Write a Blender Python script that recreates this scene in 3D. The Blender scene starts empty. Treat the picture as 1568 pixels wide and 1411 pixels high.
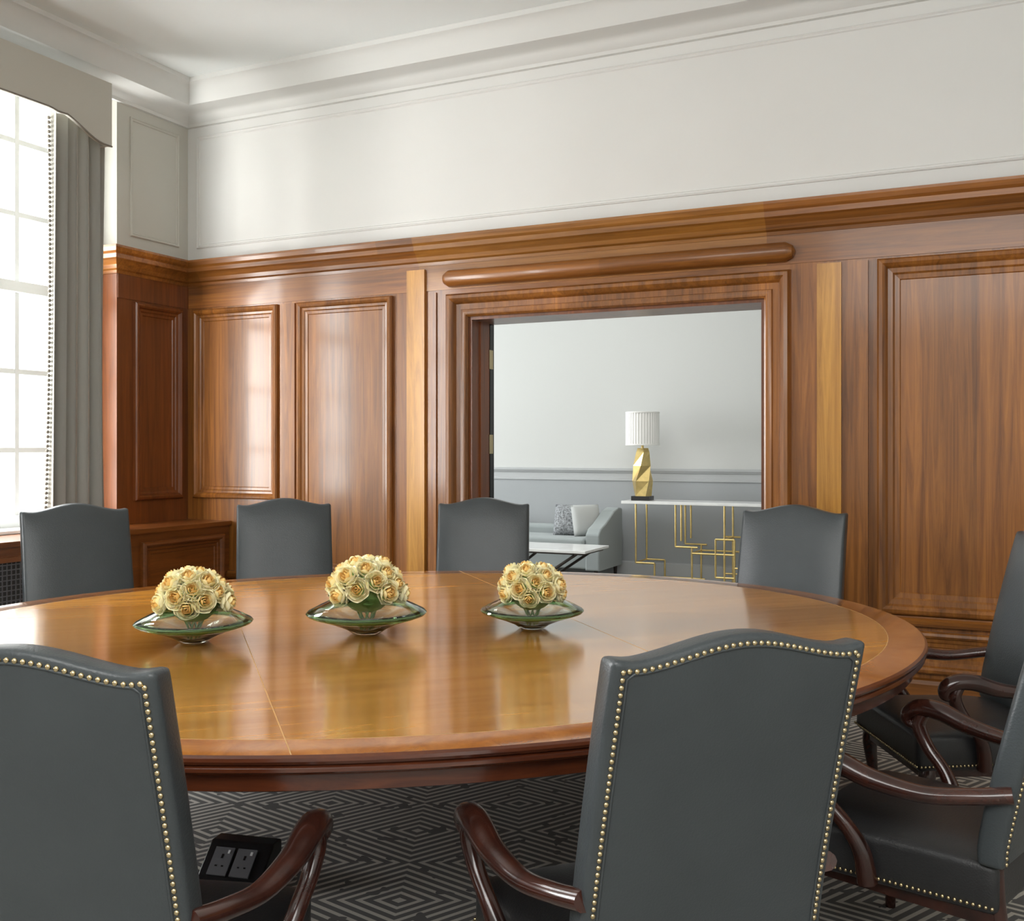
import bpy, bmesh, math, random
from mathutils import Vector, Matrix
random.seed(7)
scene=bpy.context.scene
YB=6.0; XL=-5.605; XR=3.2; YN=-4.0; CEIL=4.11
YAW=math.radians(25.4); CH=1.4

# ---------------------------------------------------------------- materials
def newmat(name):
    m=bpy.data.materials.new(name); m.use_nodes=True
    nt=m.node_tree; b=nt.nodes.get('Principled BSDF')
    return m,nt,b
def plain(name,col,rough=.5,metal=0,coat=0,noise=0,nscale=8,bump=0,bscale=60,sheen=0,spec=.5):
    m,nt,b=newmat(name)
    b.inputs['Base Color'].default_value=(*col,1); b.inputs['Roughness'].default_value=rough
    b.inputs['Metallic'].default_value=metal; b.inputs['Coat Weight'].default_value=coat
    b.inputs['Specular IOR Level'].default_value=spec
    if sheen: b.inputs['Sheen Weight'].default_value=sheen
    tc=nt.nodes.new('ShaderNodeTexCoord')
    if noise:
        n=nt.nodes.new('ShaderNodeTexNoise'); n.inputs['Scale'].default_value=nscale; n.inputs['Detail'].default_value=4
        nt.links.new(tc.outputs['Object'],n.inputs['Vector'])
        r=nt.nodes.new('ShaderNodeValToRGB')
        r.color_ramp.elements[0].position=.3; r.color_ramp.elements[1].position=.7
        r.color_ramp.elements[0].color=(*[c*(1-noise) for c in col],1); r.color_ramp.elements[1].color=(*[min(1,c*(1+noise)) for c in col],1)
        nt.links.new(n.outputs['Fac'],r.inputs['Fac']); nt.links.new(r.outputs['Color'],b.inputs['Base Color'])
    if bump:
        n2=nt.nodes.new('ShaderNodeTexNoise'); n2.inputs['Scale'].default_value=bscale; n2.inputs['Detail'].default_value=3
        nt.links.new(tc.outputs['Object'],n2.inputs['Vector'])
        bp=nt.nodes.new('ShaderNodeBump'); bp.inputs['Strength'].default_value=bump; bp.inputs['Distance'].default_value=.01
        nt.links.new(n2.outputs['Fac'],bp.inputs['Height']); nt.links.new(bp.outputs['Normal'],b.inputs['Normal'])
    return m
def wood(name,c1,c2,scale,rough=.3,coat=.3,rot=0,big=.35,bump=.08,board=None,bv=(.86,1.2)):
    m,nt,b=newmat(name)
    tc=nt.nodes.new('ShaderNodeTexCoord'); mp=nt.nodes.new('ShaderNodeMapping')
    mp.inputs['Scale'].default_value=scale; mp.inputs['Rotation'].default_value=(0,0,rot)
    nt.links.new(tc.outputs['Object'],mp.inputs['Vector'])
    n=nt.nodes.new('ShaderNodeTexNoise'); n.inputs['Scale'].default_value=1; n.inputs['Detail'].default_value=9
    n.inputs['Roughness'].default_value=.66; n.inputs['Distortion'].default_value=1.0
    nt.links.new(mp.outputs['Vector'],n.inputs['Vector'])
    r=nt.nodes.new('ShaderNodeValToRGB'); r.color_ramp.elements[0].position=.32; r.color_ramp.elements[1].position=.68
    r.color_ramp.elements[0].color=(*c1,1); r.color_ramp.elements[1].color=(*c2,1)
    nt.links.new(n.outputs['Fac'],r.inputs['Fac'])
    n2=nt.nodes.new('ShaderNodeTexNoise'); n2.inputs['Scale'].default_value=.12; n2.inputs['Detail'].default_value=2
    nt.links.new(mp.outputs['Vector'],n2.inputs['Vector'])
    mr=nt.nodes.new('ShaderNodeMapRange'); mr.inputs[1].default_value=.3; mr.inputs[2].default_value=.7
    mr.inputs[3].default_value=1-big; mr.inputs[4].default_value=1+big*.6
    nt.links.new(n2.outputs['Fac'],mr.inputs[0])
    fac=mr.outputs[0]
    if board:   # board-to-board tone change
        m2=nt.nodes.new('ShaderNodeMapping'); m2.inputs['Scale'].default_value=board; m2.inputs['Location'].default_value=(.37,.11,.23)
        nt.links.new(tc.outputs['Object'],m2.inputs['Vector'])
        fl=nt.nodes.new('ShaderNodeVectorMath'); fl.operation='FLOOR'; nt.links.new(m2.outputs[0],fl.inputs[0])
        wn=nt.nodes.new('ShaderNodeTexWhiteNoise'); nt.links.new(fl.outputs[0],wn.inputs['Vector'])
        mr2=nt.nodes.new('ShaderNodeMapRange'); mr2.inputs[3].default_value=bv[0]; mr2.inputs[4].default_value=bv[1]
        nt.links.new(wn.outputs['Value'],mr2.inputs[0])
        mu=nt.nodes.new('ShaderNodeMath'); mu.operation='MULTIPLY'; nt.links.new(fac,mu.inputs[0]); nt.links.new(mr2.outputs[0],mu.inputs[1]); fac=mu.outputs[0]
    mx=nt.nodes.new('ShaderNodeVectorMath'); mx.operation='SCALE'
    nt.links.new(r.outputs['Color'],mx.inputs[0]); nt.links.new(fac,mx.inputs['Scale'])
    nt.links.new(mx.outputs[0],b.inputs['Base Color'])
    b.inputs['Roughness'].default_value=rough; b.inputs['Coat Weight'].default_value=coat; b.inputs['Coat Roughness'].default_value=.14
    bp=nt.nodes.new('ShaderNodeBump'); bp.inputs['Strength'].default_value=bump; bp.inputs['Distance'].default_value=.004
    nt.links.new(n.outputs['Fac'],bp.inputs['Height']); nt.links.new(bp.outputs['Normal'],b.inputs['Normal'])
    return m
WV=wood('panel_oak_vertical',(.155,.050,.007),(.39,.145,.024),(26,26,1.0),.40,.35,board=(4.1,4.1,.01))
WH=wood('panel_oak_horizontal',(.165,.052,.007),(.38,.140,.023),(1.0,26,26),.38,.35,board=(.62,.01,4.7))
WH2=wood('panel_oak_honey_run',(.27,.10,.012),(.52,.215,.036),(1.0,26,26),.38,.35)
WY=wood('panel_oak_lengthwise',(.14,.039,.006),(.27,.082,.014),(20,1.3,20),.35,.35)
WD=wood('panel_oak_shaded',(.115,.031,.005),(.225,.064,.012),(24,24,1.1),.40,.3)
WHON=wood('pilaster_honey_oak',(.30,.115,.013),(.68,.34,.055),(15,15,.8),.38,.35,big=.2)
TT=wood('table_veneer',(.36,.135,.019),(.60,.270,.045),(1.3,14,14),.14,.45,big=.22,bump=.010,board=(.833,1.9,.01),bv=(.93,1.1))
TB=wood('table_crossband',(.28,.085,.013),(.47,.175,.028),(9,9,9),.14,.45,big=.2,bump=.02)
TE=wood('table_edge_mahogany',(.070,.017,.007),(.14,.035,.011),(4,4,30),.18,.5)
MAH=wood('chair_mahogany',(.022,.008,.006),(.060,.017,.010),(12,12,12),.2,.5)
PLAS=plain('plaster_offwhite',(.70,.70,.675),.75,noise=.012,nscale=2)
PIERM=plain('plaster_beige',(.53,.52,.465),.7)
CEILM=plain('ceiling_white',(.86,.90,.895),.9)
CORN=plain('cornice_paint',(.68,.685,.66),.7)
WHITE=plain('window_white_paint',(.66,.68,.68),.5)
SILL=plain('sill_white_paint',(.84,.86,.86),.4)
FABC=plain('curtain_taupe_linen',(.42,.41,.37),.9,sheen=.2,bump=.15,bscale=300)
FABP=plain('pelmet_linen',(.49,.475,.42),.9,sheen=.2,bump=.15,bscale=300)
BEAD=plain('bead_trim',(.20,.18,.15),.6)
LEA=plain('leather_slate',(.048,.056,.060),.34,noise=.08,nscale=5,bump=.12,bscale=220)
LEAS=plain('leather_seat',(.020,.020,.021),.36,noise=.08,nscale=5,bump=.12,bscale=220)
BRASS=plain('brass_nail',(.62,.50,.29),.25,metal=1)
GOLD=plain('gold_leaf',(.80,.60,.25),.28,metal=1,noise=.1,nscale=20)
MARB=plain('white_marble',(.8,.8,.79),.15,noise=.06,nscale=6)
GREYU=plain('grey_wall_upper',(.57,.575,.56),.8)
GREYL=plain('grey_wall_lower',(.34,.355,.365),.7)
GREYR=plain('grey_dado_rail',(.42,.43,.435),.5)
SOFA=plain('sofa_grey_linen',(.30,.33,.33),.9,sheen=.1,bump=.1,bscale=300)
PILL=plain('pillow_light',(.46,.47,.46),.9,bump=.1,bscale=300)
PILD=plain('pillow_pattern',(.24,.25,.26),.9,noise=.7,nscale=60)
BLK=plain('black_gloss',(.012,.012,.013),.25)
GRIL=plain('radiator_grille',(.03,.03,.03),.5)
SOCK=plain('socket_grey',(.13,.13,.14),.4)
SHADE=plain('pleated_shade',(.82,.81,.78),.8)
DARKL=plain('dark_bronze',(.05,.04,.035),.3,metal=.6)
ROSEO=plain('rose_petal_cream',(.98,.90,.58),.6,noise=.03,nscale=30)
ROSEM=plain('rose_petal_yellow',(.98,.83,.43),.6)
ROSEI=plain('rose_petal_heart',(.97,.65,.22),.6)
LEAF=plain('leaf_green',(.16,.28,.07),.5)
SEAM=plain('seam_inlay',(.56,.33,.12),.3)
for mm in (ROSEO,ROSEM,ROSEI):
    bb=mm.node_tree.nodes['Principled BSDF']; bb.inputs['Subsurface Weight'].default_value=.15; bb.inputs['Subsurface Radius'].default_value=(.006,.004,.002)

def glassmat(name,col,tw=1):
    m,nt,b=newmat(name)
    b.inputs['Base Color'].default_value=(*col,1); b.inputs['Roughness'].default_value=.01
    b.inputs['Transmission Weight'].default_value=tw; b.inputs['IOR'].default_value=1.45
    return m
GLASS=glassmat('green_glass',(.95,.99,.95))
GRIM=glassmat('green_glass_rim',(.42,.72,.36),.9)

def carpet():
    m,nt,b=newmat('carpet_geometric')
    L=nt.links
    def M(op,a,bv=None,c=None):
        n=nt.nodes.new('ShaderNodeMath'); n.operation=op
        for i,x in enumerate((a,bv,c)):
            if x is None: continue
            if isinstance(x,(int,float)): n.inputs[i].default_value=x
            else: L.new(x,n.inputs[i])
        return n.outputs[0]
    tc=nt.nodes.new('ShaderNodeTexCoord'); mp=nt.nodes.new('ShaderNodeMapping')
    mp.inputs['Rotation'].default_value=(0,0,math.radians(-25)); L.new(tc.outputs['Object'],mp.inputs['Vector'])
    s=nt.nodes.new('ShaderNodeSeparateXYZ'); L.new(mp.outputs[0],s.inputs[0])
    px=M('MULTIPLY',s.outputs[0],1.35); py=M('MULTIPLY',s.outputs[1],1.75)
    fx=M('ABSOLUTE',M('SUBTRACT',M('FRACT',px),.5)); fy=M('ABSOLUTE',M('SUBTRACT',M('FRACT',py),.5))
    d=M('ADD',fx,fy)
    st=M('FRACT',M('MULTIPLY',d,13.0))
    line=M('LESS_THAN',st,.42)
    n=nt.nodes.new('ShaderNodeTexNoise'); n.inputs['Scale'].default_value=12; n.inputs['Detail'].default_value=1
    L.new(mp.outputs[0],n.inputs['Vector'])
    br=M('GREATER_THAN',n.outputs['Fac'],.33)
    n3=nt.nodes.new('ShaderNodeTexNoise'); n3.inputs['Scale'].default_value=400; L.new(mp.outputs[0],n3.inputs['Vector'])
    f=M('MULTIPLY',M('MULTIPLY',line,br),M('ADD',.55,M('MULTIPLY',n3.outputs['Fac'],.8)))
    mix=nt.nodes.new('ShaderNodeMix'); mix.data_type='RGBA'
    mix.inputs['A'].default_value=(.125,.122,.118,1); mix.inputs['B'].default_value=(.56,.54,.48,1)
    L.new(f,mix.inputs['Factor']); L.new(mix.outputs['Result'],b.inputs['Base Color'])
    b.inputs['Roughness'].default_value=.95
    return m
CARP=carpet()

# ---------------------------------------------------------------- mesh builder
def catmull(pts,sub=6):
    out=[]; n=len(pts)
    for i in range(n-1):
        p0=pts[max(i-1,0)];p1=pts[i];p2=pts[i+1];p3=pts[min(i+2,n-1)]
        for k in range(sub):
            t=k/sub
            out.append(tuple(.5*((2*b)+(-a+c)*t+(2*a-5*b+4*c-d)*t*t+(-a+3*b-3*c+d)*t**3) for a,b,c,d in zip(p0,p1,p2,p3)))
    out.append(tuple(pts[-1])); return out
class MB:
    def __init__(s): s.v=[];s.f=[];s.mi=[];s.mats=[]
    def add(s,vs,fs,mat,xf=None):
        if mat not in s.mats: s.mats.append(mat)
        i=s.mats.index(mat); o=len(s.v)
        for v in vs:
            v=Vector(v)
            if xf is not None: v=xf@v
            s.v.append(v)
        for f in fs: s.f.append([o+k for k in f]); s.mi.append(i)
    def box(s,x0,x1,y0,y1,z0,z1,mat,xf=None):
        vs=[(x,y,z) for z in (z0,z1) for y in (y0,y1) for x in (x0,x1)]
        s.add(vs,[(0,2,3,1),(4,5,7,6),(0,1,5,4),(2,6,7,3),(0,4,6,2),(1,3,7,5)],mat,xf)
    def sweep(s,path,prof,mapf,mat,closed=False):
        n=len(path); rows=[]
        for i in range(n):
            def nrm(a,b):
                dx=b[0]-a[0];dy=b[1]-a[1];l=math.hypot(dx,dy); return (dy/l,-dx/l)
            if closed: n1=nrm(path[i-1],path[i]); n2=nrm(path[i],path[(i+1)%n])
            else:
                n1=nrm(path[i-1],path[i]) if i>0 else nrm(path[0],path[1])
                n2=nrm(path[i],path[i+1]) if i<n-1 else n1
            k=1+n1[0]*n2[0]+n1[1]*n2[1]; mx=(n1[0]+n2[0])/k; my=(n1[1]+n2[1])/k
            rows.append([mapf(path[i][0]+mx*o,path[i][1]+my*o,p) for o,p in prof])
        m=len(prof); vs=[v for r in rows for v in r]; fs=[]
        for i in range(n if closed else n-1):
            j=(i+1)%n
            for k in range(m-1): fs.append((i*m+k,j*m+k,j*m+k+1,i*m+k+1))
        if not closed: fs.append(tuple(range(m))); fs.append(tuple((n-1)*m+k for k in range(m)))
        s.add(vs,fs,mat)
    def tube(s,pts,rad,mat,n=10,sub=6,xf=None,flat=1.0):
        if isinstance(rad,(int,float)): rad=[rad]*len(pts)
        q=[(*p,r) for p,r in zip(pts,rad)]
        if sub>1: q=catmull(q,sub)
        P=[Vector(a[:3]) for a in q]; R=[max(a[3],.0002) for a in q]
        T=[(P[min(i+1,len(P)-1)]-P[max(i-1,0)]).normalized() for i in range(len(P))]
        up=Vector((0,0,1)) if abs(T[0].z)<.9 else Vector((1,0,0))
        u=T[0].cross(up).normalized(); vs=[];fs=[]
        for i in range(len(P)):
            u=(u-T[i]*u.dot(T[i])).normalized(); w=T[i].cross(u)
            for k in range(n):
                a=2*math.pi*k/n; vs.append(P[i]+u*math.cos(a)*R[i]*flat+w*math.sin(a)*R[i])
        for i in range(len(P)-1):
            for k in range(n): fs.append((i*n+k,i*n+(k+1)%n,(i+1)*n+(k+1)%n,(i+1)*n+k))
        fs.append(tuple(range(n))); fs.append(tuple((len(P)-1)*n+k for k in range(n)))
        s.add(vs,fs,mat,xf)
    def lathe(s,prof,mat,n=32,c=(0,0,0),xf=None,rf=None):
        vs=[];fs=[];m=len(prof)
        for k in range(n):
            a=2*math.pi*k/n; f=rf(a) if rf else 1
            for r,z in prof: vs.append((c[0]+r*f*math.cos(a),c[1]+r*f*math.sin(a),c[2]+z))
        for k in range(n):
            for j in range(m-1): fs.append((k*m+j,((k+1)%n)*m+j,((k+1)%n)*m+j+1,k*m+j+1))
        s.add(vs,fs,mat,xf)
    def sphere(s,c,r,mat,n=8,m=5,sc=(1,1,1),xf=None):
        vs=[];fs=[]
        for j in range(m+1):
            t=math.pi*j/m
            for k in range(n):
                a=2*math.pi*k/n; vs.append((c[0]+r*sc[0]*math.sin(t)*math.cos(a),c[1]+r*sc[1]*math.sin(t)*math.sin(a),c[2]+r*sc[2]*math.cos(t)))
        for j in range(m):
            for k in range(n): fs.append((j*n+k,(j+1)*n+k,(j+1)*n+(k+1)%n,j*n+(k+1)%n))
        s.add(vs,fs,mat,xf)
    def mesh(s,name,smooth=None,merge=True):
        me=bpy.data.meshes.new(name); me.from_pydata([tuple(v) for v in s.v],[],s.f)
        for m in s.mats: me.materials.append(m)
        for p,i in zip(me.polygons,s.mi): p.material_index=i
        bm=bmesh.new(); bm.from_mesh(me)
        if merge: bmesh.ops.remove_doubles(bm,verts=bm.verts,dist=1e-5)
        bmesh.ops.recalc_face_normals(bm,faces=bm.faces); bm.to_mesh(me); bm.free()
        if smooth is not None:
            me.polygons.foreach_set('use_smooth',[True]*len(me.polygons))
            if smooth<179:
                try: me.set_sharp_from_angle(angle=math.radians(smooth))
                except Exception: pass
        me.update(); return me
    def build(s,name,parent=None,smooth=None,bevel=0,loc=None,segs=3):
        return place(name,s.mesh(name,smooth),parent,bevel,loc,segs)
def place(name,me,parent=None,bevel=0,loc=None,segs=3):
    ob=bpy.data.objects.new(name,me); scene.collection.objects.link(ob)
    if loc: ob.location=loc
    if parent: ob.parent=parent
    if bevel:
        b=ob.modifiers.new('bevel','BEVEL'); b.width=bevel; b.segments=segs; b.limit_method='ANGLE'; b.angle_limit=math.radians(40)
    return ob
def empty(name,loc=(0,0,0),rz=0,scale=(1,1,1)):
    e=bpy.data.objects.new(name,None); e.empty_display_size=.1; scene.collection.objects.link(e)
    e.location=loc; e.rotation_euler=(0,0,rz); e.scale=scale; return e
mBack=lambda a,b,p:(a,YB-p,b)
mLeft=lambda a,b,p:(XL+p,a,b)
mHor=lambda a,b,p:(a,b,p)
def rect(x0,x1,z0,z1): return [(x0,z0),(x0,z1),(x1,z1),(x1,z0)]

# ---------------------------------------------------------------- room shell
DX0,DX1,DZ=-3.158,-1.215,2.265
WT=.29
b=MB(); b.box(XL-.4,XR+.3,YN-.3,11.0,-.1,0,CARP); b.build('floor')
b=MB(); b.box(XL-.4,XR+.3,YN-.3,YB+.1,CEIL,CEIL+.1,CEILM); b.build('ceiling')
b=MB()
b.box(XL-.35,DX0,YB,YB+WT,0,CEIL,PLAS); b.box(DX1,XR+.2,YB,YB+WT,0,CEIL,PLAS); b.box(DX0,DX1,YB,YB+WT,DZ,CEIL,PLAS)
b.build('wall_back')
b=MB(); b.box(XR,XR+.2,YN,YB,0,CEIL,PLAS); b.build('wall_right')
b=MB(); b.box(XL-.35,XR+.2,YN-.2,YN,0,CEIL,PLAS); b.build('wall_front')
wins=[(3.2,5.3),(.2,2.3),(-2.9,-.8)]
b=MB(); ys=[YN]
for w in sorted(wins): ys+= [w[0],w[1]]
ys.append(YB)
for i in range(0,len(ys),2): b.box(XL-.35,XL,ys[i],ys[i+1],0,CEIL,PIERM)
for w in wins:
    b.box(XL-.35,XL,w[0],w[1],0,.85,PIERM); b.box(XL-.35,XL,w[0],w[1],3.86,CEIL,PIERM)
b.build('wall_left')

def window(i,y0,y1):
    b=MB(); x=XL-.245; z0,z1=.87,3.86
    a0,a1=y0+.2,y1-.2
    b.box(x-.05,x+.02,y0,a0,z0,z1,WHITE); b.box(x-.05,x+.02,a1,y1,z0,z1,WHITE)
    for (c0,c1) in ((a0,a0+.06),(a1-.06,a1)): b.box(x-.03,x+.05,c0,c1,z0,z1,WHITE)
    b.box(x-.028,x+.048,a0,a1,z1-.08,z1,WHITE); b.box(x-.028,x+.048,a0,a1,z0,z0+.08,WHITE)
    b.box(x-.032,x+.06,a0,a1,2.42,2.49,WHITE)
    for k in range(1,4):
        yy=a0+(a1-a0)*k/4; b.box(x-.010,x+.012,yy-.016,yy+.016,z0,z1,WHITE)
    for zz in (1.38,1.90,2.94,3.42): b.box(x-.008,x+.010,a0,a1,zz-.016,zz+.016,WHITE)
    b.build('window_%d'%i)
    b=MB(); b.box(XL-.24,XL+.02,y0,y1,.85,.875,SILL); b.build('trim_window_sill',bevel=.006)
for i,w in enumerate(wins): window(i+1,*w)

# cornice loop
rp=[(XL,YN),(XL,YB),(XR,YB),(XR,YN)]
prof=[(0,3.84),(.018,3.845),(.026,3.865),(.05,3.88),(.06,3.90),(.10,3.925),(.17,3.938),(.185,3.945),(.19,3.955),(.20,3.995),(.22,4.04),(.25,4.07),(.27,4.08),(.275,4.112)]
b=MB(); b.sweep(rp,prof,mHor,CORN,closed=True); b.build('trim_cornice',smooth=35)
pf=[(0,0),(0,.010),(.006,.014),(.014,.007),(.022,.009),(.028,0)]
b=MB()
b.sweep(rect(-5.51,2.9,2.915,3.77),pf,mBack,PLAS,closed=True)
b.build('trim_wall_frame_back')
b=MB(); b.sweep(rect(5.42,5.90,2.915,3.77),pf,mLeft,PIERM,closed=True); b.build('trim_wall_frame_left')

# ---------------------------------------------------------------- oak wainscot (back + left)
b=MB(); BP=.02
CX0,CX1=DX0-.15,DX1+.155
b.box(XL,CX0+.01,YB-BP,YB,0,2.72,WV); b.box(CX1-.01,XR,YB-BP,YB,0,2.72,WV); b.box(CX0+.01,CX1-.01,YB-BP,YB,2.40,2.72,WH)
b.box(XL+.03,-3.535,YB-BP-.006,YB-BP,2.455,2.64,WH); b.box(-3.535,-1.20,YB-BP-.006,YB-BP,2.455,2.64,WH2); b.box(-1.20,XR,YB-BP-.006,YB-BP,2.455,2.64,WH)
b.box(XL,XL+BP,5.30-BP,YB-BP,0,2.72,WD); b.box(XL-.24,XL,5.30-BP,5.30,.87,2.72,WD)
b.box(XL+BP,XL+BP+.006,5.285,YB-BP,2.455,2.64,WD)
rail=[(.0,2.62),(.03,2.625),(.035,2.645),(.05,2.655),(.06,2.68),(.085,2.71),(.10,2.72),(.10,2.75),(.115,2.765),(.125,2.79),(.125,2.805),(0,2.808)]
b.sweep([(XL-.24,5.30),(XL,5.30),(XL,YB),(-3.535,YB)],rail,mHor,WH)
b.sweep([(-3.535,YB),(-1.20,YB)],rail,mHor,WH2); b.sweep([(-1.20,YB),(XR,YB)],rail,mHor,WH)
fp=[(0,.02),(0,.045),(.008,.055),(.022,.058),(.034,.05),(.042,.036),(.058,.034),(.066,.027),(.085,.026),(.09,.02)]
fpw=[(0,.02),(0,.05),(.010,.062),(.028,.066),(.044,.055),(.055,.040),(.080,.038),(.09,.028),(.115,.026),(.12,.02)]
def panel(x0,x1,z0,z1,prof=fp,mp=mBack,mat=WV): b.sweep(rect(x0,x1,z0,z1),prof,mp,mat,closed=True)
panel(-5.513,-4.721,1.016,2.44)
panel(-4.545,-3.743,.483,2.44)
panel(-.592,.26,.483,2.44,fpw)
panel(.70,1.6,.483,2.44,fpw); panel(1.85,2.9,.483,2.44,fpw)
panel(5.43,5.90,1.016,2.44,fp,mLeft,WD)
for x0,x1 in ((-4.545,-3.743),(-.592,.26),(.70,1.6),(1.85,2.9)): panel(x0,x1,.17,.40)
b.box(-4.70,-4.57,YB-.034,YB-.02,.45,2.44,WV)
b.box(-3.622,-3.483,YB-.045,YB-.02,0,2.60,WHON)
b.box(-.916,-.784,YB-.045,YB-.02,0,2.44,WHON)
b.box(-3.46,-3.40,YB-.032,YB-.02,0,2.44,WV); 
b.box(-.70,-.64,YB-.05,YB-.02,0,2.44,WV)
dado=[(0,.42),(.03,.425),(.045,.44),(.05,.46),(.035,.47),(.03,.478),(0,.48)]
for x0,x1 in ((XL+.43,CX0),(CX1,XR)):
    b.sweep([(x0,YB-BP),(x1,YB-BP)],dado,mHor,WH)
    b.sweep([(x0,YB-BP),(x1,YB-BP)],[(0,0),(.025,0),(.025,.11),(.015,.13),(0,.14)],mHor,WH)
b.build('trim_oak_wainscot')
# door casing
b=MB()
cp=[(0,-.01),(0,.03),(-.012,.045),(-.03,.05),(-.045,.045),(-.05,.034),(-.085,.036),(-.092,.05),(-.10,.066),(-.12,.078),(-.14,.075),(-.152,.06),(-.155,.02)]
b.sweep([(DX0,0),(DX0,DZ),(DX1,DZ),(DX1,0)],cp,mBack,WV)
b.tube([(-3.335,YB-.045,2.522),(-3.325,YB-.045,2.522),(-3.29,YB-.045,2.522),(-1.09,YB-.045,2.522),(-1.05,YB-.045,2.522),(-1.035,YB-.045,2.522)],[.005,.035,.056,.056,.035,.005],WH,n=20,sub=1)
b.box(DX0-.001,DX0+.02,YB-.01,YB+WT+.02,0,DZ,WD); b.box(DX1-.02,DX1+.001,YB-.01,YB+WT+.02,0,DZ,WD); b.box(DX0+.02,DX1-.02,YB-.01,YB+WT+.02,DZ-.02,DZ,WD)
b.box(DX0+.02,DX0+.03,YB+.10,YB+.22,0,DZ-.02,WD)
b.box(DX0+.02,DX0+.024,YB+.25,YB+WT+.02,0,DZ-.02,BLK)
for z in (.35,1.42,2.0): b.box(DX0+.02,DX0+.032,YB+.225,YB+.28,z-.065,z+.065,BRASS)
b.build('trim_door_casing',smooth=35)

# ---------------------------------------------------------------- radiator cabinet ledge along left wall
b=MB()
LX=-5.18; XC=XL+.022
b.box(XC,LX,YN+.02,YB-.025,0,.82,WY)
b.box(XC,LX+.025,YN+.02,YB-.025,.82,.85,WY)
mL2=lambda a,bb,p:(LX+p-.02,a,bb)
for y0,y1 in ((5.10,5.90),): b.sweep(rect(y0,y1,.10,.76),fp,mL2,WY,closed=True)
for y0,y1 in ((3.25,4.92),(.3,2.2),(-2.8,-.9)):
    b.box(LX,LX+.004,y0,y1,.1,.74,GRIL)
    b.sweep(rect(y0-.02,y1+.02,.08,.76),[(0,.02),(0,.04),(.03,.04),(.03,.02)],mL2,WY,closed=True)
    n=int((y1-y0)/.03)
    for k in range(n): yy=y0+.015+k*.03; b.box(LX+.004,LX+.009,yy-.003,yy+.003,.1,.74,SOCK)
    for k in range(21): zz=.115+k*.03; b.box(LX+.004,LX+.009,y0,y1,zz-.003,zz+.003,SOCK)
b.build('radiator_cabinet')

# ---------------------------------------------------------------- curtains & pelmet
def curtain(y0,y1,lead,par):
    b=MB(); n=90; rows=14; vs=[];fs=[]
    for j in range(rows+1):
        t=j/rows; z=.86+(3.55-.86)*t
        for i in range(n+1):
            u=i/n; yc=(y0+y1)/2; hw=(y1-y0)/2*(1.0+.12*(1-t)**2)
            ph=u*2*math.pi*5.0+.35*math.sin(3*t+u*4)
            x=-5.43+(.046+.014*math.sin(u*9))*math.sin(ph)
            y=yc+hw*(2*u-1)+.012*math.sin(ph*2+1)
            vs.append((x,y,z))
    for j in range(rows):
        for i in range(n):
            a=j*(n+1)+i; fs.append((a,a+1,a+n+2,a+n+1))
    b.add(vs,fs,FABC)
    ci=0 if lead<0 else n
    for k in range(88):
        z=.9+k*.0298; t=(z-.86)/(3.55-.86); j=min(rows-1,int(t*rows)); fr=t*rows-j
        p=Vector(vs[j*(n+1)+ci]).lerp(Vector(vs[(j+1)*(n+1)+ci]),fr)
        b.sphere((p.x,p.y+lead*.014,z),.0115,BEAD,6,4)
    b.build('curtain_panel',par,smooth=180)
for w in wins:
    c=(w[0]+w[1])/2
    cu=empty('window_curtains',(0,0,0))
    curtain(c+.33,c+.76,-1,cu); curtain(c-.76,c-.33,1,cu)
    b=MB(); N=40; pr=[]
    for i in range(N+1):
        y=c-.72+1.44*i/N; d=abs(y-c)
        t=max(0,min(1,(d-.30)/.36)); s=t*t*(3-2*t); z=3.515-.12*s-.012*math.sin(min(1,max(0,(d-.24)/.12))*math.pi)
        pr.append((y,z))
    vs=[];fs=[]
    for x in (-5.30,-5.325):
        for y,z in pr: vs.append((x,y,z)); 
        for y,z in pr: vs.append((x,y,3.80))
    M_=N+1
    for s in (0,2*M_):
        for i in range(N): fs.append((s+i,s+i+1,s+M_+i+1,s+M_+i))
    for i in range(N): fs.append((i,i+1,2*M_+i+1,2*M_+i)); fs.append((M_+i,M_+i+1,3*M_+i+1,3*M_+i))
    fs.append((0,M_,3*M_,2*M_)); fs.append((N,M_+N,3*M_+N,2*M_+N))
    b.add(vs,fs,FABP)
    b.box(XL+.002,-5.325,c-.72,c-.70,3.40,3.80,FABP); b.box(XL+.002,-5.325,c+.70,c+.72,3.40,3.80,FABP); b.box(XL+.002,-5.30,c-.72,c+.72,3.80,3.815,FABP)
    b.tube([(-5.298,y,z) for y,z in pr],.006,BEAD,n=6,sub=1)
    b.build('pelmet',cu)

# ---------------------------------------------------------------- table
TC=(-1.944,3.228); TR=math.radians(25.4+18.6); TA,TBm=1.885,1.578
tbl=empty('conference_table',(TC[0],TC[1],0),TR)
NE=160
def ering(off,z):
    out=[]
    for k in range(NE):
        t=2*math.pi*k/NE; x=TA*math.cos(t);y=TBm*math.sin(t); nx=math.cos(t)/TA;ny=math.sin(t)/TBm;l=math.hypot(nx,ny)
        out.append((x+nx/l*off,y+ny/l*off,z))
    return out
def rings(b,prof,mat):
    vs=[];fs=[]
    for o,z in prof: vs+=ering(o,z)
    for j in range(len(prof)-1):
        for k in range(NE): fs.append((j*NE+k,j*NE+(k+1)%NE,(j+1)*NE+(k+1)%NE,(j+1)*NE+k))
    b.add(vs,fs,mat)
b=MB(); b.add(ering(-.125,.75),[tuple(range(NE))],TT); rings(b,[(-.125,.75),(-.123,.7503),(-.122,.75)],SEAM)
rings(b,[(-.122,.75),(-.008,.75)],TB)
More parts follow.
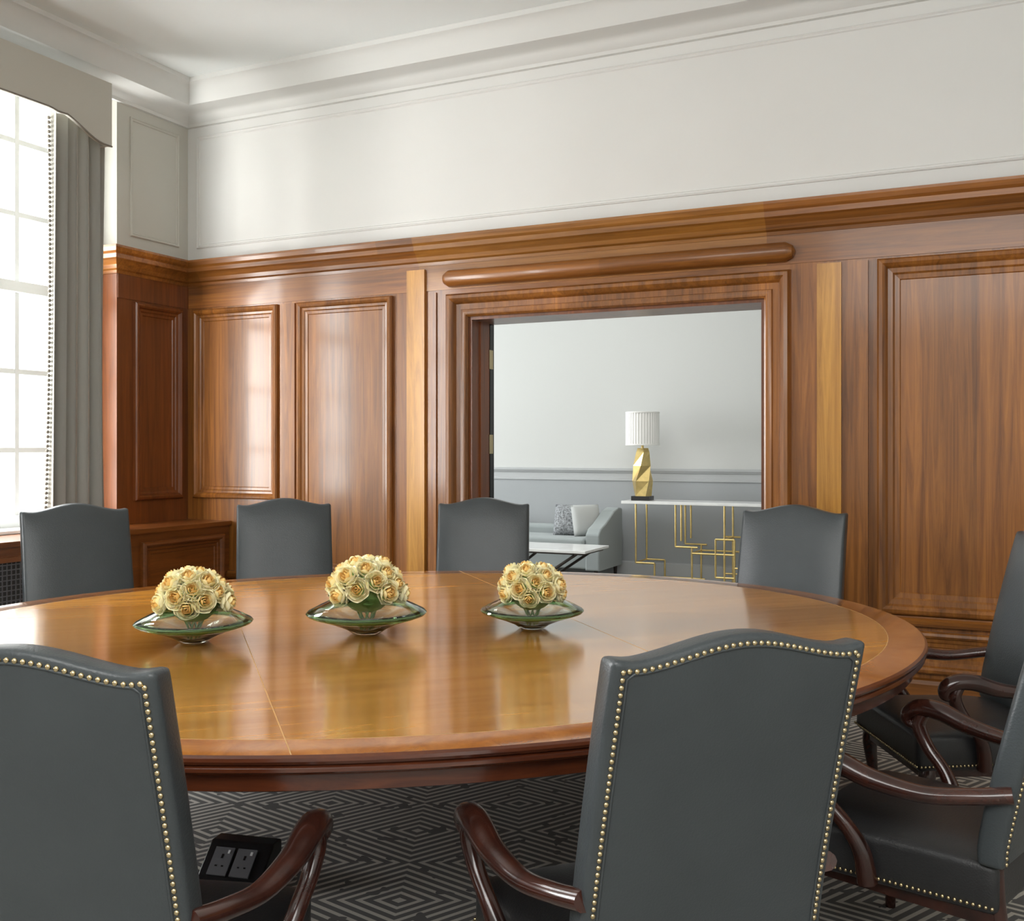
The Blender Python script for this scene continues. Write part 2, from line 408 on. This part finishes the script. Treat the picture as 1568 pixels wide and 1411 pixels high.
rings(b,[(-.008,.75),(0,.745),(.002,.738),(-.002,.731),(-.010,.728),(-.004,.722),(-.003,.714),(-.010,.708),(-.018,.704),(-.035,.702),(-.035,.665),(-.045,.660),(-.06,.66)],TE)
b.add(ering(-.06,.66),[tuple(range(NE))],TE)
b.build('tabletop',tbl,smooth=30)
b=MB()
for xx in (-.60,.60):
    yy=TBm*math.sqrt(1-(xx/TA)**2)-.01; b.box(xx-.0013,xx+.0013,-yy,yy,.7495,.7504,SEAM)
b.build('leaf_seams',tbl)
b=MB()
for xx,yy in ((.561,-.967),(-1.05,-.425),(-.561,.967),(1.05,.425)):
    b.lathe([(.0,.66),(.12,.66),(.12,.62),(.07,.58),(.055,.5),(.07,.40),(.09,.30),(.075,.2),(.12,.12),(.17,.08),(.19,.0),(.0,.0)],TE,24,(xx,yy,0))
b.build('pedestals',tbl,smooth=40)

# ---------------------------------------------------------------- chairs
def chair_parts():
    P={}
    zb=.40
    def ztop(u):
        a=abs(u); return 1.05+.040*(math.cos(math.pi*min(1,a/.92))+1)/2+.008*max(0,(a-.82)/.18)
    def yc(z): return -.15*(max(0,(z-.44))/.62)**1.15
    def pos(u,v,side):
        hw=.268-.004*v; z=zb+(ztop(u)-zb)*v
        bulge=(1-abs(u)**4)*(1-abs(2*v-1)**6)
        y=yc(z)+(.032+.022*bulge if side>0 else -.030-.008*bulge)
        return (hw*u,y,z)
    n,mr=28,18; b=MB(); vs=[];fs=[]
    for side in (1,-1):
        for j in range(mr+1):
            for i in range(n+1): vs.append(pos(2*i/n-1,j/mr,side))
    o=(n+1)*(mr+1)
    for s in (0,o):
        for j in range(mr):
            for i in range(n): a=s+j*(n+1)+i; fs.append((a,a+1,a+n+2,a+n+1))
    for i in range(n):
        fs.append((i,i+1,o+i+1,o+i)); a=mr*(n+1)+i; fs.append((a,a+1,o+a+1,o+a))
    for j in range(mr):
        a=j*(n+1); fs.append((a,a+n+1,o+a+n+1,o+a)); a=j*(n+1)+n; fs.append((a,a+n+1,o+a+n+1,o+a))
    b.add(vs,fs,LEA); P['backrest']=(b.mesh('backrest',180),.013)
    ins=.020
    loop=[(-1+ins/.265,0.02)]
    K=40
    for k in range(K+1): loop.append((-1+ins/.265,.02+.953*k/K))
    for k in range(1,K): loop.append((-1+ins/.265+(2-2*ins/.265)*k/K,.973))
    for k in range(K+1): loop.append((1-ins/.265,.973-.953*k/K))
    pts=[Vector(pos(u,v,-1)) for u,v in loop]
    b=MB(); acc=0; step=.0145
    for a,c in zip(pts[:-1],pts[1:]):
        L=(c-a).length
        while acc<L and L>0:
            p=a.lerp(c,acc/L); b.sphere((p.x,p.y-.0005,p.z),.0054,BRASS,8,5,(1,.75,1)); acc+=step
        acc-=L
    def seatpt(t):
        w0,w1=.250,.290
        if t<1: return (-(w0+(w1-w0)*t)-.003,-.0+.52*t)
        if t<2: return (-w1+2*w1*(t-1),.523)
        t-=2; return ((w1+(w0-w1)*t)+.003,.52-.52*t)
    N=110
    for k in range(N+1):
        x,y=seatpt(min(2.999,3*k/N)); b.sphere((x,y,.300),.005,BRASS,6,4)
    P['nailheads']=(b.mesh('nailheads',180,merge=False),0)
    b=MB(); q=[]
    for u,v in loop[::2]:
        x,y,z=pos(u*.965,min(.965,v) if v>.9 else v,-1); q.append((x,y-.0005,z))
    b.tube(q,.0028,LEA,6,1); P['welt']=(b.mesh('welt',180),0)
    b=MB(); n=16; vs=[];fs=[]
    for lay in (0,1):
        for j in range(n+1):
            for i in range(n+1):
                u=2*i/n-1; v=j/n; hw=.250+.04*v; y=-.01+.53*v
                z=.280 if lay==0 else .402+.034*(1-u**4)*(1-(2*v-1)**4)
                vs.append((hw*u,y,z))
    o=(n+1)**2
    for s in (0,o):
        for j in range(n):
            for i in range(n): a=s+j*(n+1)+i; fs.append((a,a+1,a+n+2,a+n+1))
    for i in range(n):
        fs.append((i,i+1,o+i+1,o+i)); a=n*(n+1)+i; fs.append((a,a+1,o+a+1,o+a))
        a=i*(n+1); fs.append((a,a+n+1,o+a+n+1,o+a)); a=i*(n+1)+n; fs.append((a,a+n+1,o+a+n+1,o+a))
    b.add(vs,fs,LEAS); P['seat']=(b.mesh('seat',180),.018)
    b=MB()
    for s in (-1,1):
        b.tube([(s*.262,-.05,.585),(s*.288,.03,.570),(s*.314,.14,.556),(s*.332,.26,.570),(s*.338,.35,.597),(s*.336,.41,.598),(s*.333,.445,.578),(s*.331,.447,.553),(s*.330,.425,.540)],
               [.021,.020,.021,.025,.028,.027,.023,.018,.010],MAH,n=12,sub=6,flat=1.2)
        b.tube([(s*.334,.400,.585),(s*.334,.415,.545),(s*.328,.385,.485),(s*.316,.330,.425),(s*.302,.300,.365),(s*.292,.290,.290)],
               [.020,.022,.020,.020,.024,.026],MAH,n=12,sub=6)
        b.tube([(s*.25,.47,.285),(s*.255,.475,.23),(s*.245,.465,.10),(s*.245,.465,0)],[.030,.028,.018,.015],MAH,n=10,sub=5)
        b.tube([(s*.215,.01,.40),(s*.215,.0,.26),(s*.22,-.05,.11),(s*.225,-.11,0)],[.024,.024,.018,.015],MAH,n=10,sub=5)
    b.box(-.24,.24,.46,.49,.250,.282,MAH); b.box(-.24,-.215,.0,.46,.250,.282,MAH); b.box(.215,.24,.0,.46,.250,.282,MAH)
    P['arms_and_legs']=(b.mesh('arms_and_legs',50),0)
    return P
CP=chair_parts()
def chair(lat,dep,phi,sz=1.0):
    F=(-math.sin(math.radians(phi)),math.cos(math.radians(phi)))
    lat+=.15*F[0]; dep+=.15*F[1]
    X=.9033*lat-.4289*dep; Y=.4289*lat+.9033*dep
    e=empty('conference_armchair',(X,Y,0),math.radians(25.4+phi),(1,1,sz))
    for k,(me,bv) in CP.items(): place(k,me,e,bv)
chair(.412,1.85,20,.98)
chair(-.835,1.71,-8,.98)
chair(1.425,2.50,46,1.0)
chair(2.05,3.8,92,1.01)
chair(-2.286,5.33,-145,1.015)
chair(-1.313,5.87,-165,1.015)
chair(-.164,5.94,177,1.015)
chair(1.443,5.2,148,1.015)

# ---------------------------------------------------------------- rose centrepieces
def rose_mesh(mb,c,n,r,rot):
    z=Vector(n).normalized(); q=z.to_track_quat('Z','Y').to_matrix().to_4x4()
    X=Matrix.Translation(c)@q@Matrix.Rotation(rot,4,'Z')@Matrix.Scale(r/.036,4)
    mb.sphere((0,0,-.004),.022,LEAF,8,6,(1,1,.8),X)
    for (cnt,rb,rm,rl,z0,z1,mat,wd,roll) in ((3,.003,.0085,.0035,.006,.0355,ROSEI,1.5,.0006),(4,.006,.0155,.0095,.002,.0350,ROSEI,1.1,.0012),
              (5,.009,.0225,.0175,-.002,.0325,ROSEM,.92,.0020),(5,.012,.0290,.0265,-.008,.0275,ROSEO,.90,.0030),(6,.014,.0340,.0350,-.012,.0170,ROSEO,.75,.0038)):
        off=random.random()*6
        for p in range(cnt):
            a0=off+2*math.pi*p/cnt; vs=[];fs=[]; NR=8; NC=7
            for j in range(NR):
                s=j/(NR-1)
                for i in range(NC):
                    t=(i-3)/3
                    w=wd*(.6+.4*math.sin(math.pi*min(1,s*.75+.15)))*(1-.35*max(0,s-.65)/.35)
                    rad=(1-s)**2*rb+2*s*(1-s)*rm*1.25+s*s*rl
                    rad+=.0016*t+ .001*t*t
                    zz=z0+(z1-z0)*(s**.85)*(1-.15*t*t)
                    k=max(0,(s-.75)/.25); rad+=roll*k*k; zz-=roll*.7*k**3
                    a=a0+t*w; vs.append((rad*math.cos(a),rad*math.sin(a),zz))
            for j in range(NR-1):
                for i in range(NC-1): k=j*NC+i; fs.append((k,k+1,k+NC+1,k+NC))
            mb.add(vs,fs,mat,X)
def bowl(x,y,s,rz):
    e=empty('rose_centerpiece',(x,y,.7508),rz,(s,s,s))
    b=MB()
    out=[(.0,0),(.045,0),(.055,.004),(.075,.018),(.130,.040),(.185,.058),(.205,.066),(.210,.073),(.203,.081),(.165,.100),(.125,.118),(.102,.134)]
    inn=[(.096,.131),(.119,.113),(.155,.095),(.181,.079),(.185,.074),(.175,.068),(.125,.053),(.07,.032),(.045,.018),(.0,.016)]
    b.lathe(out+inn,GLASS,64); b.build('glass_bowl',e,smooth=60)
    b=MB(); b.lathe([(.160,.0550),(.187,.0595),(.2055,.0655),(.2115,.073),(.2060,.0790),(.2050,.0785),(.206,.073),(.201,.0670),(.160,.0550)],GRIM,64)
    b.build('green_rim',e,smooth=60)
    b=MB(); N=25; R=.100
    for k in range(N):
        t=(k+.5)/N; cz=1-t*1.14; th=k*2.39996; sr=math.sqrt(max(0,1-cz*cz))
        n=(sr*math.cos(th)+random.uniform(-.05,.05),sr*math.sin(th)+random.uniform(-.05,.05),cz)
        rr=R*random.uniform(.96,1.06)
        rose_mesh(b,(n[0]*rr*1.08,n[1]*rr*1.08,.147+n[2]*rr*.94),n,.0405*random.uniform(.90,1.08),random.random()*6)
    b.sphere((0,0,.146),.088,LEAF,16,10)
    b.build('roses',e,smooth=180)
    b=MB()
    for k in range(16):
        a=k*.39*2; b.tube([(.02*math.cos(a),.02*math.sin(a),.022),(.045*math.cos(a+.6),.045*math.sin(a+.6),.10)],.0035,LEAF,6,1)
    for k in range(8):
        a=k*.785+.3; ca,sa=math.cos(a),math.sin(a)
        b.add([(ca*.07,sa*.07,.118),(ca*.112-sa*.02,sa*.112+ca*.02,.116),(ca*.142,sa*.142,.120),(ca*.112+sa*.02,sa*.112-ca*.02,.116)],[(0,1,2,3)],LEAF)
    b.build('stems',e)
bowl(-2.416,2.615,.91,.3); bowl(-1.985,2.997,.99,1.9); bowl(-1.504,3.336,.88,4.0)

# ---------------------------------------------------------------- floor power box
e=empty('floor_power_box',(-2.20,2.585,0),math.radians(12),(.92,1.1,1.2))
b=MB()
pr=[(-.075,0),(-.075,.02),(.02,.10),(.075,.10),(.075,0)]
vs=[(-.12,y,z) for y,z in pr]+[(.12,y,z) for y,z in pr]; n=5
b.add(vs,[tuple(range(n)),tuple(range(n,2*n))]+[(i,(i+1)%n,n+(i+1)%n,n+i) for i in range(n)],BLK)
b.build('housing',e,bevel=.006)
b=MB(); A=math.atan2(.08,.095)
for k in (-.07,.015):
    X=Matrix.Translation((k+.02,-.0275,.060))@Matrix.Rotation(A,4,'X')
    b.box(-.036,.036,-.040,.040,.001,.005,SOCK,X)
    b.box(-.004,.004,.008,.020,.005,.0056,BLK,X); b.box(-.016,-.008,-.016,-.012,.005,.0056,BLK,X); b.box(.008,.016,-.016,-.012,.005,.0056,BLK,X); b.box(.016,.024,.022,.032,.005,.007,SILL,X)
b.build('sockets',e)

# ---------------------------------------------------------------- adjoining room
Y2=YB+WT; YF=10.55; X2L,X2R=-9.5,1.5
b=MB(); b.box(X2L,X2R,YF,YF+.15,1.10,3.9,GREYU); b.box(X2L,X2R,YF,YF+.15,0,1.10,GREYL); b.build('wall_adjoining_far')
b=MB(); b.box(X2R,X2R+.15,Y2,YF+.15,0,3.9,GREYU); b.build('wall_adjoining_right')
b=MB(); b.box(X2L,XL-.35,Y2-.15,Y2,0,3.9,GREYU); b.build('wall_adjoining_near')
b=MB(); b.box(X2L-.15,X2L,Y2,YF,0,.8,GREYU); b.box(X2L-.15,X2L,Y2,YF,3.3,3.9,GREYU); b.box(X2L-.15,X2L,Y2,7.2,.8,3.3,GREYU); b.box(X2L-.15,X2L,9.6,YF+.15,.8,3.3,GREYU); b.build('wall_adjoining_left')
b=MB(); b.box(X2L-.15,X2R+.15,Y2,YF+.15,3.9,4.0,CEILM); b.build('ceiling_adjoining')
b=MB(); b.box(X2L-.15,XL-.4,Y2-.15,YF+.15,-.1,0,CARP); b.build('floor_adjoining')
b=MB(); b.sweep([(X2L,YF),(X2R,YF)],[(-.01,1.03),(.012,1.035),(.012,1.055),(.004,1.06),(.004,1.115),(.014,1.12),(.022,1.135),(.03,1.145),(.03,1.165),(-.01,1.17)],mHor,GREYR)
b.sweep([(X2L,YF),(X2R,YF)],[(-.01,0),(.02,0),(.02,.15),(-.01,.17)],mHor,GREYR)
b.build('trim_dado_rail')
e=empty('console_table',(0,0,0)); b=MB(); b.box(-3.50,-1.90,10.0,10.42,.815,.845,MARB); b.build('marble_top',e,bevel=.004)
b=MB(); r=.010
def rod(p,q): b.tube([p,q],r,GOLD,8,1)
for y in (10.03,10.39):
    rod((-3.35,y,.815),(-3.35,y,.21)); rod((-3.35,y,.21),(-3.15,y,.21)); rod((-3.15,y,.21),(-3.15,y,0))
    rod((-2.93,y,.815),(-2.93,y,.39)); rod((-2.87,y,.815),(-2.87,y,.45)); rod((-2.93,y,.39),(-2.70,y,.39)); rod((-2.76,y,.39),(-2.76,y,0))
    rod((-3.15,y,.03),(-2.72,y,.03)); rod((-2.43,y,.815),(-2.43,y,0)); rod((-2.76,y,.33),(-2.33,y,.33)); rod((-2.33,y,.48),(-2.33,y,.0)); rod((-2.52,y,.48),(-2.33,y,.48)); rod((-2.52,y,.48),(-2.52,y,.1)); rod((-2.52,y,.1),(-2.33,y,.1))
    rod((-1.98,y,.815),(-1.98,y,0)); rod((-2.33,y,.2),(-1.98,y,.2))
for x,z in ((-3.35,.21),(-3.15,.03),(-2.76,.33),(-2.43,.48),(-1.98,.2)): rod((x,10.03,z),(x,10.39,z))
b.build('gold_frame',e,smooth=60)
e=empty('table_lamp',(-3.334,10.2,.845))
b=MB(); b.box(-.10,.10,-.08,.08,0,.045,BLK); b.build('plinth',e,bevel=.004)
b=MB(); secs=[(.045,.095,.3),(.20,.115,.55),(.36,.098,1.0),(.50,.075,1.35),(.545,.06,1.4)]; vs=[];fs=[]
for z,rr,a in secs:
    for k in range(5): t=a+2*math.pi*k/5; vs.append((rr*math.cos(t),rr*.8*math.sin(t),z))
for j in range(len(secs)-1):
    for k in range(5): p,q,rr,s=(j*5+k,j*5+(k+1)%5,(j+1)*5+(k+1)%5,(j+1)*5+k); fs.append((p,q,rr)); fs.append((p,rr,s))
fs.append(tuple(range(5))); fs.append(tuple((len(secs)-1)*5+k for k in range(5)))
b.add(vs,fs,GOLD); b.lathe([(.0,.54),(.015,.54),(.012,.62),(0,.62)],GOLD,12); b.build('faceted_body',e)
b=MB(); b.lathe([(.160,.575),(.172,.575),(.172,.92),(.160,.92)],SHADE,192,rf=lambda a:1+.02*math.sin(a*36))
b.lathe([(.160,.92),(.0,.918)],SHADE,48); b.lathe([(.176,.573),(.178,.58),(.176,.588)],SHADE,48); b.lathe([(.176,.908),(.178,.916),(.176,.923)],SHADE,48)
b.build('pleated_shade',e)
e=empty('sofa',(0,0,0)); sx0,sx1=-5.6,-3.66
b=MB(); b.box(sx0+.03,sx1-.03,9.80,10.48,.14,.33,SOFA); b.build('base',e,bevel=.02)
b=MB(); b.box(sx0+.155,sx1-.155,9.76,10.30,.33,.46,SOFA); b.build('seat_cushion',e,bevel=.035,segs=4)
b=MB(); b.box(sx0+.155,sx1-.155,10.33,10.49,.33,.55,SOFA); b.build('back',e,bevel=.04,segs=4)
for nm,x0,x1 in (('arm_right',sx1-.15,sx1),('arm_left',sx0,sx0+.15)):
    b=MB(); pr=[(9.78,.13),(9.78,.50),(9.85,.56),(9.98,.60),(10.12,.66),(10.25,.72),(10.40,.75),(10.50,.74),(10.50,.13)]; n=len(pr)
    vs=[(x0,y,z) for y,z in pr]+[(x1,y,z) for y,z in pr]+[(x0,10.14,.13),(x1,10.14,.13)]
    fs=[(i,(i+1)%n,n+(i+1)%n,n+i) for i in range(n)]
    for i in range(n-1): fs.append((i,i+1,2*n)); fs.append((n+i,n+i+1,2*n+1))
    b.add(vs,fs,SOFA)
    b.build(nm,e,bevel=.015)
b=MB()
for x in (sx0+.06,sx1-.06):
    for y in (9.85,10.44): b.tube([(x,y,.14),(x,y,0)],[.025,.015],DARKL,8,1)
b.build('legs',e)
def pillow(loc,rz,tilt,s,mat):
    b=MB(); n=12; vs=[];fs=[]
    for side in (1,-1):
        for j in range(n+1):
            for i in range(n+1):
                u=2*i/n-1;v=2*j/n-1; k=(1-abs(u)**3)*(1-abs(v)**3)
                vs.append((u*s*(1-.08*abs(v)**2*(1-abs(u))),side*.075*max(0,k)**.5,v*s*(1-.08*u*u*(1-abs(v)))))
    o=(n+1)**2
    for q in (0,o):
        for j in range(n):
            for i in range(n): a=q+j*(n+1)+i; fs.append((a,a+1,a+n+2,a+n+1))
    b.add(vs,fs,mat); ob=b.build('throw_pillow',e,smooth=180); ob.location=loc; ob.rotation_euler=(tilt,0,rz)
pillow((-4.12,10.12,.62),.15,-.35,.17,PILD); pillow((-3.93,10.12,.62),.9,-.25,.17,PILL)
e=empty('coffee_table',(0,0,0)); b=MB(); b.box(-4.75,-3.36,8.62,9.25,.43,.455,MARB); b.build('top',e,bevel=.004)
b=MB()
for y in (8.72,9.15):
    b.tube([(-4.65,y,.43),(-4.1,y,0)],.014,DARKL,8,1); b.tube([(-4.0,y,.43),(-4.55,y,0)],.014,DARKL,8,1)
    b.tube([(-4.1,y,.0),(-3.46,y,.43)],.014,DARKL,8,1)
b.box(-4.7,-3.4,8.68,9.2,.41,.43,DARKL)
b.build('crossed_legs',e)

# ---------------------------------------------------------------- lights
def area(name,loc,rot,sx,sy,p,col=(1,1,1)):
    l=bpy.data.lights.new(name,'AREA'); l.shape='RECTANGLE'; l.size=sx; l.size_y=sy; l.energy=p; l.color=col
    o=bpy.data.objects.new(name,l); scene.collection.objects.link(o); o.location=loc; o.rotation_euler=rot
    return o
R=math.radians
def aim(o,tgt): o.rotation_euler=(Vector(tgt)-o.location).to_track_quat('-Z','Y').to_euler()
o=area('added_daylight',(-8.6,4.6,5.9),(0,0,0),3.2,2.6,1200,(.97,.99,1)); aim(o,(-5.4,4.2,2.2))  # area lamp standing in for overcast sky, set out of view
# added lamp, out of view south of the first window, raking the back wall
o=area('added_daylight',(-7.5,2.3,2.0),(0,0,0),2.2,3.0,600,(1,.995,.97)); aim(o,(-3.6,6.0,3.2))
for y,p in ((1.25,640),(-1.85,160)):
    area('daylight_window',(-6.35,y,2.2),(0,R(-90),0),2.6,2.1,p,(.98,.99,1))
area('added_fill_softlight',(.4,-1.2,3.9),(R(30),0,0),4.5,3,310,(1,.99,.965))  # added soft fill from behind the camera, not a room fixture
area('daylight_adjoining',(X2L-.3,8.4,2.05),(0,R(-90),0),2.5,2.4,350,(.96,.985,1))
area('added_fill_adjoining',(-3.2,8.2,3.85),(0,0,0),3,2,60,(1,.98,.95))  # added fill below the adjoining ceiling, not a fixture there
w=bpy.data.worlds.new('World'); scene.world=w; w.use_nodes=True
nt=w.node_tree; bg=nt.nodes['Background']; bg.inputs[1].default_value=1.25
tc=nt.nodes.new('ShaderNodeTexCoord'); sp=nt.nodes.new('ShaderNodeSeparateXYZ'); nt.links.new(tc.outputs['Generated'],sp.inputs[0])
nz=nt.nodes.new('ShaderNodeTexNoise'); nz.inputs['Scale'].default_value=14; nz.inputs['Detail'].default_value=6; nt.links.new(tc.outputs['Generated'],nz.inputs['Vector'])
sb=nt.nodes.new('ShaderNodeMapRange'); sb.inputs[1].default_value=-.10; sb.inputs[2].default_value=.34; sb.inputs[3].default_value=.22; sb.inputs[4].default_value=-.22
nt.links.new(sp.outputs[2],sb.inputs[0])
ad=nt.nodes.new('ShaderNodeMath'); nt.links.new(nz.outputs['Fac'],ad.inputs[0]); nt.links.new(sb.outputs[0],ad.inputs[1])
rp_=nt.nodes.new('ShaderNodeValToRGB'); rp_.color_ramp.elements[0].position=.45; rp_.color_ramp.elements[1].position=.78
rp_.color_ramp.elements[0].color=(.93,.97,1,1); rp_.color_ramp.elements[1].color=(.46,.55,.48,1)
nt.links.new(ad.outputs[0],rp_.inputs['Fac']); nt.links.new(rp_.outputs['Color'],bg.inputs[0])
scene.view_settings.view_transform='Standard'

# ---------------------------------------------------------------- camera
c=bpy.data.cameras.new('camera'); co=bpy.data.objects.new('camera',c); scene.collection.objects.link(co)
co.location=(0,0,CH); co.rotation_euler=(R(90),0,YAW); c.sensor_width=36; c.lens=36*1560/1568; c.shift_y=-20.5/1568
c.clip_start=.05
scene.camera=co
